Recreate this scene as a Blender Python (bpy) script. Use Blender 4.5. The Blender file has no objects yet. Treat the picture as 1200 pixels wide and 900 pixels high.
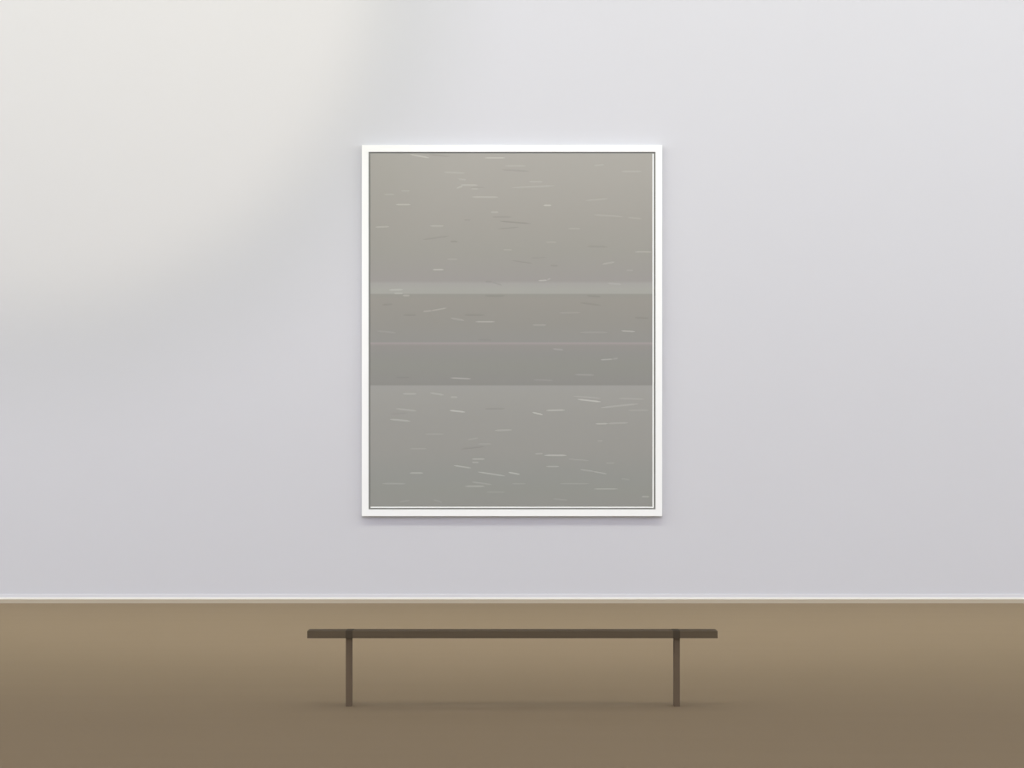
import bpy, bmesh, math
from mathutils import Vector

S = bpy.context.scene
COL = S.collection

# ------------------------------------------------------------------ camera
F = 3300.0            # focal length in pixels of the 1200 px wide frame
EYE = 1.5             # eye height
HOR = 520.0           # horizon row
DW = F * EYE / 187.0  # camera to wall
cam = bpy.data.cameras.new('camera')
cam.sensor_width = 36.0
cam.lens = 36.0 * F / 1200.0
cam.shift_y = (HOR - 450.0) / 1200.0
cam.clip_end = 200
co = bpy.data.objects.new('camera', cam)
co.location = (0, -DW, EYE)
co.rotation_euler = (math.pi / 2, 0, 0)
COL.objects.link(co)
S.camera = co


def P(px, py, y):
    """point seen at pixel px,py lying in the vertical plane Y = y"""
    d = y + DW
    return Vector(((px - 600.0) * d / F, y, EYE + (HOR - py) * d / F))


# ------------------------------------------------------------------ light
S.view_settings.view_transform = 'Standard'
S.view_settings.look = 'None'
S.view_settings.gamma = 1.0
S.view_settings.use_curve_mapping = False
S.view_settings.exposure = -0.018

WORLD_COL, WORLD_STR = (0.832, 0.885, 1.0), 2.38
STRIP_COL, STRIP_W, STRIP_TILT = (0.975, 1.0, 0.867), 2800.0, 67
WASH_COL, WASH_W = (0.88, 0.82, 1.0), 2950.0
SPOT_COL, SPOT_W = (1.0, 0.872, 0.65), 930.0

w = bpy.data.worlds.new('world')
S.world = w
w.use_nodes = True
bg = w.node_tree.nodes['Background']
bg.inputs[0].default_value = (*WORLD_COL, 1)
bg.inputs[1].default_value = WORLD_STR


def light(name, kind, loc, target, energy, color, **kw):
    l = bpy.data.lights.new(name, kind)
    l.energy = energy
    l.color = color
    for k, v in kw.items():
        setattr(l, k, v)
    o = bpy.data.objects.new(name, l)
    o.location = loc
    d = Vector(target) - Vector(loc)
    o.rotation_euler = d.to_track_quat('-Z', 'Y').to_euler()
    COL.objects.link(o)
    return o


CEIL = 10.0
st = light('ceiling_strip_light', 'AREA', (0, -7, 9.85),
           (0, -7 + math.sin(math.radians(STRIP_TILT)), 9.85 - math.cos(math.radians(STRIP_TILT))),
           STRIP_W, STRIP_COL, shape='RECTANGLE', size=46.0, size_y=3.0)

light('near_floor_fill_light', 'AREA', (0, -13.5, 9.85), (0, -13.5, 0), 430.0, (1.0, 0.92, 0.76),
      shape='RECTANGLE', size=46.0, size_y=5.0)  # unseen fill light, added to brighten the near floor
POOL = P(58, -55, 0)                      # centre of the round pool of light on the wall
WASH = Vector((0, -20, 9.0))
light('added_wash_light', 'SPOT', WASH, (0, 0, 5.3), WASH_W, WASH_COL,
      spot_size=math.radians(56), spot_blend=0.55, shadow_soft_size=0.75)  # unseen lamp, added so the disc in front leaves a dim ring
SH = WASH.lerp(POOL, 0.5)                 # an added baffle disc hangs between them and blocks the wash
BAFFLE_R = 1.92
SPOT = SH + (POOL - SH).normalized() * 0.45
light('gallery_spotlight_lamp', 'SPOT', SPOT, POOL, SPOT_W, SPOT_COL,
      spot_size=2 * math.atan(3.62 / (POOL - SPOT).length), spot_blend=0.42, shadow_soft_size=0.25)


# ------------------------------------------------------------------ helpers
def s2l(c):
    out = []
    for v in c:
        v /= 255.0
        out.append(v / 12.92 if v <= 0.04045 else ((v + 0.055) / 1.055) ** 2.4)
    return out


def mat(name, col, rough=0.85, spec=0.15, vary=0.0, scale=(3, 3, 3), detail=3.0):
    m = bpy.data.materials.new(name)
    m.use_nodes = True
    nt = m.node_tree
    b = nt.nodes['Principled BSDF']
    b.inputs['Roughness'].default_value = rough
    b.inputs['Specular IOR Level'].default_value = spec
    b.inputs['Base Color'].default_value = (*col, 1)
    if vary > 0:
        tc = nt.nodes.new('ShaderNodeTexCoord')
        mp = nt.nodes.new('ShaderNodeMapping')
        mp.inputs['Scale'].default_value = scale
        no = nt.nodes.new('ShaderNodeTexNoise')
        no.inputs['Scale'].default_value = 1.0
        no.inputs['Detail'].default_value = detail
        rp = nt.nodes.new('ShaderNodeValToRGB')
        rp.color_ramp.elements[0].position = 0.3
        rp.color_ramp.elements[1].position = 0.7
        rp.color_ramp.elements[0].color = (*[c * (1 - vary) for c in col], 1)
        rp.color_ramp.elements[1].color = (*[min(1, c * (1 + vary)) for c in col], 1)
        nt.links.new(tc.outputs['Object'], mp.inputs[0])
        nt.links.new(mp.outputs[0], no.inputs['Vector'])
        nt.links.new(no.outputs['Fac'], rp.inputs[0])
        nt.links.new(rp.outputs[0], b.inputs['Base Color'])
    return m


def add_box(bm, lo, hi, bevel=0.0, mi=0):
    lo, hi = Vector(lo), Vector(hi)
    c, s = (lo + hi) / 2, hi - lo
    r = bmesh.ops.create_cube(bm, size=1.0)
    vs = r['verts']
    for v in vs:
        v.co = Vector((v.co.x * s.x, v.co.y * s.y, v.co.z * s.z)) + c
    if bevel > 0:
        es = list({e for v in vs for e in v.link_edges})
        bmesh.ops.bevel(bm, geom=es, offset=bevel, segments=2, affect='EDGES', profile=0.5)
    return bm


def obj(name, bm, m, parent=None):
    me = bpy.data.meshes.new(name)
    bmesh.ops.recalc_face_normals(bm, faces=bm.faces)
    bm.to_mesh(me)
    bm.free()
    for x in (m if isinstance(m, list) else [m]):
        me.materials.append(x)
    o = bpy.data.objects.new(name, me)
    COL.objects.link(o)
    if parent:
        o.parent = parent
        o.matrix_parent_inverse = parent.matrix_world.inverted()
    return o


def struct(name, bm, m, parent=None):
    o = obj(name, bm, m, parent)
    o['kind'] = 'structure'
    return o


def thing(name, label, cat, loc):
    o = bpy.data.objects.new(name, None)
    o.empty_display_size = 0.1
    o.location = loc
    o['label'] = label
    o['category'] = cat
    COL.objects.link(o)
    bpy.context.view_layer.update()
    return o


# ------------------------------------------------------------------ materials
M_wall = mat('wall_paint', (0.553, 0.550, 0.577), 0.95, 0.1, 0.004, (0.6, 0.6, 0.6))
M_floor = mat('floor_sealed_brown', (0.296, 0.226, 0.146), 0.9, 0.05, 0.010, (0.4, 3.0, 1))
M_ceil = mat('ceiling_paint', (0.6, 0.6, 0.6), 0.95, 0.1, 0.004)
M_base = mat('skirting_paint', (0.62, 0.615, 0.64), 0.7, 0.2, 0.003)
M_bead = mat('skirting_bead_paint', (0.78, 0.76, 0.71), 0.7, 0.2, 0.003)
M_shoe = mat('pale_oak_trim', (0.42, 0.365, 0.285), 0.8, 0.1, 0.02, (2, 30, 30))
M_frame = mat('white_frame_lacquer', (0.82, 0.82, 0.81), 0.6, 0.1, 0.003)
M_gap = mat('grey_rebate', (0.25, 0.25, 0.235), 0.9, 0.1, 0.01)
M_slip = mat('white_slip', (0.97, 0.97, 0.95), 0.7, 0.1, 0.002)
M_wood = mat('dark_stained_wood', (0.120, 0.089, 0.056), 0.8, 0.08, 0.05, (3, 60, 60))
M_leg = mat('brown_leg_steel', (0.150, 0.108, 0.070), 0.8, 0.08, 0.02, (8, 8, 8))
M_strap = mat('dark_strap_steel', (0.073, 0.055, 0.036), 0.8, 0.08, 0.02, (8, 8, 8))
M_black = mat('baffle_black', (0.03, 0.03, 0.03), 0.7, 0.2, 0.02)

# ------------------------------------------------------------------ room
bm = bmesh.new()
add_box(bm, (-24, -32, -0.2), (24, 0, 0))
struct('floor', bm, M_floor)
bm = bmesh.new()
add_box(bm, (-24, 0, -0.2), (24, 0.3, CEIL))
struct('wall_back', bm, M_wall)
bm = bmesh.new()
add_box(bm, (-24, -32, CEIL), (24, 0.3, CEIL + 0.2))
struct('ceiling', bm, M_ceil)


def extrude_profile(pts, x0=-24.0, x1=24.0):
    b = bmesh.new()
    a = [b.verts.new((x0, y, z)) for y, z in pts]
    c = [b.verts.new((x1, y, z)) for y, z in pts]
    n = len(pts)
    for i in range(n):
        j = (i + 1) % n
        b.faces.new((a[i], a[j], c[j], c[i]))
    b.faces.new(a)
    b.faces.new(c[::-1])
    return b


zt = P(0, 696, 0).z
zb = P(0, 700.2, 0).z
zs = P(0, 702.2, 0).z
bbo = struct('baseboard_back', extrude_profile(
    [(-0.0005, zs), (-0.012, zs), (-0.012, zt - 0.002), (-0.010, zt), (-0.0005, zt)]), M_base)
bead = obj('bead', extrude_profile(
    [(-0.012, zs), (-0.016, zs), (-0.0175, zs + 0.004), (-0.0175, zb - 0.004), (-0.016, zb), (-0.012, zb)]), M_bead, bbo)
struct('trim_1', extrude_profile(
    [(-0.0005, 0.0005), (-0.030, 0.0005), (-0.030, zs - 0.006), (-0.027, zs - 0.0005), (-0.0005, zs - 0.0005)]), M_shoe)

# ------------------------------------------------------------------ framed painting
YF = -0.076    # front of the frame
YC = -0.068    # painted surface
YB = -0.062    # grey rebate surface
base = P(600, 605, YF)
pic = thing('framed_painting',
            'large grey abstract painting with horizontal bands in a white frame hanging on the wall',
            'painting', (0, -0.001, base.z))


def rail(oc, ic, name='frame_rail'):
    """one mitred rail: two outer corner pixels and two inner corner pixels"""
    b = bmesh.new()
    pts = [oc[0], oc[1], ic[1], ic[0]]
    f = [P(x, y, YF) for x, y in pts]
    front = [b.verts.new(v) for v in f]
    back = [b.verts.new((v.x, -0.001, v.z)) for v in f]
    b.faces.new(front)
    b.faces.new(back[::-1])
    for i in range(4):
        j = (i + 1) % 4
        b.faces.new((front[j], front[i], back[i], back[j]))
    long_edges = [e for e in b.edges if
                  {e.verts[0], e.verts[1]} in ({front[0], front[1]}, {front[2], front[3]})]
    bmesh.ops.bevel(b, geom=long_edges, offset=0.0014, segments=2, affect='EDGES', profile=0.5)
    return obj(name, b, M_frame, pic)


O = [(424, 170), (776, 170), (776, 605), (424, 605)]
I = [(431.9, 177.9), (768.2, 177.9), (768.2, 597.1), (431.9, 597.1)]
for k in range(4):
    j = (k + 1) % 4
    rail((O[k], O[j]), (I[k], I[j]))

bm = bmesh.new()
a, c = P(431.0, 598.0, YB), P(769.0, 177.0, YB)
add_box(bm, (a.x, YB, a.z), (c.x, -0.02, c.z))
obj('backing_board', bm, M_gap, pic)

# the painted canvas: colours of the bands by height, brush strokes on top of them
CX0, CX1, CY0, CY1 = 434.0, 766.0, 180.0, 595.0
k0, k1 = P(CX0, CY1, YC), P(CX1, CY0, YC)
ART_GAIN = 0.945
# (row, display colour) pairs; the light on the wall is divided out below
BANDS = [(180, (178, 174, 165)), (215, (174, 170, 161)), (260, (168, 164, 155)),
         (295, (163, 160, 151)), (329.5, (160, 156, 150)),
         (332, (168, 165, 159)), (338, (170, 168, 160)), (343.8, (169, 168, 159)),
         (344.6, (154, 152, 143)), (352, (156, 152, 143)), (380, (152, 149, 141)),
         (400.8, (150, 148, 142)), (401.4, (165, 156, 152)), (403.2, (165, 156, 152)), (404.0, (151, 147, 141)),
         (414, (148, 146, 140)), (428, (147, 146, 138)), (448, (145, 143, 137)),
         (451.6, (143, 141, 135)), (452.4, (161, 159, 153)), (460, (160, 158, 151)), (490, (156, 154, 147)),
         (527, (153, 151, 144)), (560, (148, 148, 141)), (575, (147, 147, 139)), (593.5, (146, 145, 138))]


def illum(row):
    """relative light level on the picture, to turn seen colours into paint colours"""
    t = (row - 180.0) / 415.0
    return 1.22 * (1 - t) + 1.0 * t


def paint(row, c):
    L = s2l(c)
    return [min(0.95, L[i] * ART_GAIN * (0.99, 1.0, 1.035)[i] / illum(row)) for i in range(3)]


def canvas_material(name, mul):
    m = bpy.data.materials.new(name)
    m.use_nodes = True
    nt = m.node_tree
    b = nt.nodes['Principled BSDF']
    b.inputs['Roughness'].default_value = 0.9
    b.inputs['Specular IOR Level'].default_value = 0.1
    tc = nt.nodes.new('ShaderNodeTexCoord')
    sx = nt.nodes.new('ShaderNodeSeparateXYZ')
    mr = nt.nodes.new('ShaderNodeMapRange')
    mr.inputs['From Min'].default_value = k1.z - base.z
    mr.inputs['From Max'].default_value = k0.z - base.z
    nt.links.new(tc.outputs['Object'], sx.inputs[0])
    nt.links.new(sx.outputs['Z'], mr.inputs['Value'])
    # 33 stops do not fit one ramp: three ramps, each over its own third of the canvas
    n = len(BANDS)
    cuts = [(0, 9), (8, 17), (16, n - 1)]
    prev = None
    for i0, i1 in cuts:
        seg = BANDS[i0:i1 + 1]
        r = nt.nodes.new('ShaderNodeValToRGB')
        el = r.color_ramp.elements
        for q, (row, c) in enumerate(seg):
            pos = (row - CY0) / (CY1 - CY0)
            e = el[q] if q < 2 else el.new(pos)
            e.position = pos
        srt = sorted(range(len(el)), key=lambda z: el[z].position)
        for q, (row, c) in enumerate(seg):
            p_ = paint(row, c)
            el[srt[q]].color = (*[min(0.95, v * mul) for v in p_], 1)
        nt.links.new(mr.outputs[0], r.inputs[0])
        if prev is None:
            prev = r.outputs[0]
        else:
            g = nt.nodes.new('ShaderNodeMath')
            g.operation = 'GREATER_THAN'
            g.inputs[1].default_value = (seg[0][0] + 0.001 - CY0) / (CY1 - CY0)
            nt.links.new(mr.outputs[0], g.inputs[0])
            mx = nt.nodes.new('ShaderNodeMix')
            mx.data_type = 'RGBA'
            nt.links.new(g.outputs[0], mx.inputs[0])
            nt.links.new(prev, mx.inputs[6])
            nt.links.new(r.outputs[0], mx.inputs[7])
            prev = mx.outputs[2]
    nt.links.new(prev, b.inputs['Base Color'])
    return m


LV = [0.86, 0.92, 0.96, 1.05, 1.10, 1.17, 1.25, 1.35, 1.46]
art_mats = [canvas_material('painted_canvas', 1.0)] + [
    canvas_material('brush_stroke_tone_%s' % ''.join(ch for ch in ('%.2f' % v)), v) for v in LV]

# x0, y0, x1, y1, strength (dark below zero)
STROKES = [
 (480,180.9,503,185,.7),(503,181.2,527,183,-.6),(520,202,545,203,.35),(537,210,546,211,.35),(464,239.7,481,239.7,.75),
 (568,185,592,185,.65),(592,194.5,616,194.5,.35),(588,198.5,620,200.6,-.4),(540,217,560,217.2,.4),(535,220.5,542,218.2,.4),
 (552,221.5,560,221.5,.35),(552,219,568,218.8,-.3),(553,231,584,231.3,.5),(600,220,650,218,.2),(637,240.6,646,240.6,1.),
 (577,254,600,254,-.5),(586,259,622,262,-.75),(544,257.6,552,257.6,-.65),(575,248.7,584,248.7,.4),(584,268,608,266,-.65),
 (696,194,708,193,.3),(728,201,752,201,.3),(686,235,712,233,.3),(696,252,730,254,.3),(736,255,752,256.5,.3),
 (666,268,680,268,.35),(440,266.2,456,265.7,.5),(504,265,520,265,.4),(496,280.5,526,276.5,-.6),(528,283,536,283,-.95),
 (507,316,520,316,1.),(600,305,624,308.5,-.7),(622,302,640,301.2,-.35),(645,311,654,311.4,-.5),(688,288.5,712,289,-.5),
 (744,295.2,764,295.2,.45),(706,309.5,720,307.2,.4),(631,328.9,641,328.3,1.),(641,328,645,326.4,.5),(569,330,577,330.2,-.6),
 (577,330.6,588,334,-.55),(712,332,728,333.3,.35),(456,340,472,339.5,.5),(462,344,472,344,.5),(472,346.5,480,346.5,.6),
 (496,365,506,364.2,.7),(505,364.2,523,361,.7),(473,369,488,369,-.4),(544,368.9,568,368.9,-.4),(448,357.2,460,356.2,-.4),
 (557,377,580,377,.95),(624,381,640,381,.4),(528,373,544,375.5,.4),(655,367,680,366.5,.3),(680,354.5,704,357.5,-.4),
 (688,346.5,704,347.6,-.5),(744,372.2,760,373,-.5),(568,346.6,592,346.6,-.5),(728,387.8,744,388.6,.85),(442,388,464,390.2,.3),
 (648,409,660,410.2,.45),(680,389.6,712,389.6,.2),(704,421.8,718,421,.9),(718,420.9,724,420,.5),(528,443,552,444,.9),
 (674,439,696,439.6,.4),(625,445,648,446,.3),(464,442.2,480,442,-.35),(472,461.6,488,461.6,.45),(504,460.5,520,463,.45),
 (528,465.5,536,465.5,.55),(568,479,592,478.6,-.4),(527,481,545,483,1.1),(464,479,488,481.6,.4),(457,485,478,483.6,-.3),
 (457,491.3,481,493.6,.6),(624,483.4,636,486,1.1),(640,481,662,480.5,.8),(677,468,704,471,1.1),(672,464.5,704,467,.3),
 (704,478,748,473.2,.55),(725,467,755,468,.35),(736,481,760,481,.3),(698,496.8,712,496.6,.95),(712,496.5,736,495.5,.45),
 (580,504.6,600,504,.55),(498,509,520,509,.3),(480,526,500,526,.3),(540,526,568,523,-.4),(560,520.5,576,520.4,.3),
 (480,554.3,496,554.3,.8),(532,545.5,552,548.5,.95),(553,538,568,538,.6),(553,542,561,542,.65),(560,553,592,558,.9),
 (596,553.5,609,556,1.2),(627,532,636,531.6,.5),(638,533.5,664,533.5,1.2),(640,546.7,655,546.7,.7),(680,550.4,696,552.6,.45),
 (695,552.6,711,555.4,.65),(448,566.7,475,567,.45),(545,570,568,570,.6),(553,565,576,568,.5),(570,577,592,577,.35),
 (696,573,724,573,.7),(656,567,690,567,.22),(728,561,738,562.2,.3),(752,582,761,582,.6),(468,588,480,586.6,.3),
 (648,585,665,586.4,.3),(508,586,518,588.6,.25),(600,567,616,567,.25),(548,515.5,560,513.5,.25),(700,517,706,517,.35),
 (710,543,720,543,.3),(666,538,690,540,.2),(450,228,462,228,.2),(620,213,636,213,.2),(470,224,480,224,.25),
 (590,293,600,293,.2),(640,284,652,284,.2),(524,304,536,304,.3),(734,317,742,317,.25),(560,398,576,398,-.25),
]
bm = bmesh.new()
add_box(bm, (k0.x, YC, k0.z), (k1.x, YB + 0.0005, k1.z))
for f in bm.faces:
    f.material_index = 0
for n_, (x0, y0, x1, y1, s) in enumerate(STROKES):
    x0, x1 = max(x0, CX0 + 1), min(x1, CX1 - 2)
    mul = 1 + (0.38 * s if s > 0 else 0.15 * s)
    mi = min(range(len(LV)), key=lambda q: abs(LV[q] - mul)) + 1
    hw = 0.85 if abs(s) > 0.6 else 1.05          # half width of the ridge in pixels
    steps = 6
    top, bot, mid = [], [], []
    yy = YC - 0.0004
    for i in range(steps + 1):
        t = i / steps
        ww = hw * max(0.25, min(1.0, 5 * t + 0.25, 5 * (1 - t) + 0.25))
        x, y = x0 + (x1 - x0) * t, y0 + (y1 - y0) * t
        top.append(bm.verts.new(P(x, y - ww, yy)))
        mid.append(bm.verts.new(P(x, y, yy - 0.0006)))
        bot.append(bm.verts.new(P(x, y + ww, yy)))
    for i in range(steps):
        for u, v in ((top, mid), (mid, bot)):
            fc = bm.faces.new((u[i], v[i], v[i + 1], u[i + 1]))
            fc.material_index = mi
me = bpy.data.meshes.new('canvas')
bm.to_mesh(me)
bm.free()
for m_ in art_mats:
    me.materials.append(m_)
canvas = bpy.data.objects.new('canvas', me)
COL.objects.link(canvas)
canvas.parent = pic
canvas.matrix_parent_inverse = pic.matrix_world.inverted()
# object coordinates of the bands start at the bottom of the frame
for v in me.vertices:
    v.co.z -= base.z
canvas.location = (0, 0, base.z)

# white slip along the right and the lower edge of the canvas
bm = bmesh.new()
YS = YC - 0.0025
q0, q1 = P(764.7, 595.1, YS), P(766.0, 180.2, YS)
add_box(bm, (q0.x, YS, q0.z), (q1.x, YB + 0.001, q1.z))
q0, q1 = P(434.2, 595.0, YS), P(764.7, 593.8, YS)
add_box(bm, (q0.x, YS, q0.z), (q1.x, YB + 0.001, q1.z))
obj('edge_slip', bm, M_slip, pic)

# ------------------------------------------------------------------ bench
YL = F * EYE / 308.0 - DW      # front of the legs: their feet are seen at row 828
YS0 = YL - 0.04               # front edge of the seat
DEP = 0.18
seat_lo = P(360, 748, YS0)
seat_hi = P(841, 748, YS0)
zb_ = seat_lo.z
zt_ = EYE - (737 - HOR) * (YS0 + DEP + DW) / F
bench = thing('bench', 'long low dark brown bench with two thin legs standing on the brown floor',
              'bench', ((seat_lo.x + seat_hi.x) / 2, YL + 0.05, 0))
bm = bmesh.new()
add_box(bm, (seat_lo.x, YS0, zb_), (seat_hi.x, YS0 + DEP, zt_), 0.002)
obj('seat', bm, M_wood, bench)
for x0, x1 in ((405.2, 411.9), (790.1, 796.8)):
    bm = bmesh.new()
    a, c = P(x0, 828, YL), P(x1, 748, YL)
    add_box(bm, (a.x, YL, 0.0005), (c.x, YL + 0.10, zb_), 0.001)
    obj('leg', bm, M_leg, bench)
    # flat strap that wraps the seat above the leg
    a, c = P(x0, 748, YS0), P(x1, 737, YS0)
    g = 0.0008
    o0, o1 = (a.x, c.x) if x0 < 600 else (a.x, c.x)
    if x0 < 600:
        o1 += 1.3 / 205
        o0 -= 0.2 / 205
    else:
        o0 -= 1.3 / 205
        o1 += 0.2 / 205
    pts = [(YS0 - g, zb_ - 0.0005), (YS0 - g, zt_ + g), (YS0 + DEP + g, zt_ + g), (YS0 + DEP + g, zb_ - 0.0005),
           (YS0 + DEP, zb_ - 0.0005), (YS0 + DEP, zt_), (YS0, zt_), (YS0, zb_ - 0.0005)]
    obj('leg_strap', extrude_profile(pts, o0, o1), M_strap, bench)

# ------------------------------------------------------------------ unseen round baffle, added to cast the dim ring around the pool
baffle = thing('ring_shadow_baffle', 'black round baffle added above the view to shade a ring on the wall',
             'baffle', SH)
axis = (POOL - SH).normalized()
rot = axis.to_track_quat('Z', 'Y').to_matrix().to_4x4()


def lathe(prof, n=64):
    b = bmesh.new()
    rings = []
    for r, z in prof:
        if r < 1e-6:
            rings.append([b.verts.new((0, 0, z))])
        else:
            rings.append([b.verts.new((r * math.cos(2 * math.pi * i / n), r * math.sin(2 * math.pi * i / n), z))
                          for i in range(n)])
    for p, q in zip(rings, rings[1:]):
        for i in range(n):
            j = (i + 1) % n
            if len(p) == 1:
                b.faces.new((p[0], q[j], q[i]))
            elif len(q) == 1:
                b.faces.new((p[i], p[j], q[0]))
            else:
                b.faces.new((p[i], p[j], q[j], q[i]))
    for v in b.verts:
        v.co = rot @ v.co + SH
    return b


obj('baffle_disc', lathe([(0, -0.06), (0.5, -0.06), (BAFFLE_R - 0.02, -0.02), (BAFFLE_R, 0), (BAFFLE_R - 0.02, 0.02), (0, 0.0)]), M_black, baffle)
obj('baffle_housing', lathe([(0, -0.30), (0.22, -0.30), (0.26, -0.24), (0.26, -0.05)], 40), M_black, baffle)
bm = bmesh.new()
bmesh.ops.create_cone(bm, cap_ends=True, segments=20, radius1=0.03, radius2=0.03, depth=CEIL - SH.z)
tail = SH - axis * 0.18
for v in bm.verts:
    v.co = Vector((v.co.x + tail.x, v.co.y + tail.y, v.co.z + (CEIL + SH.z) / 2 + 0.03 - 0.03))
obj('hanging_rod', bm, M_black, baffle)
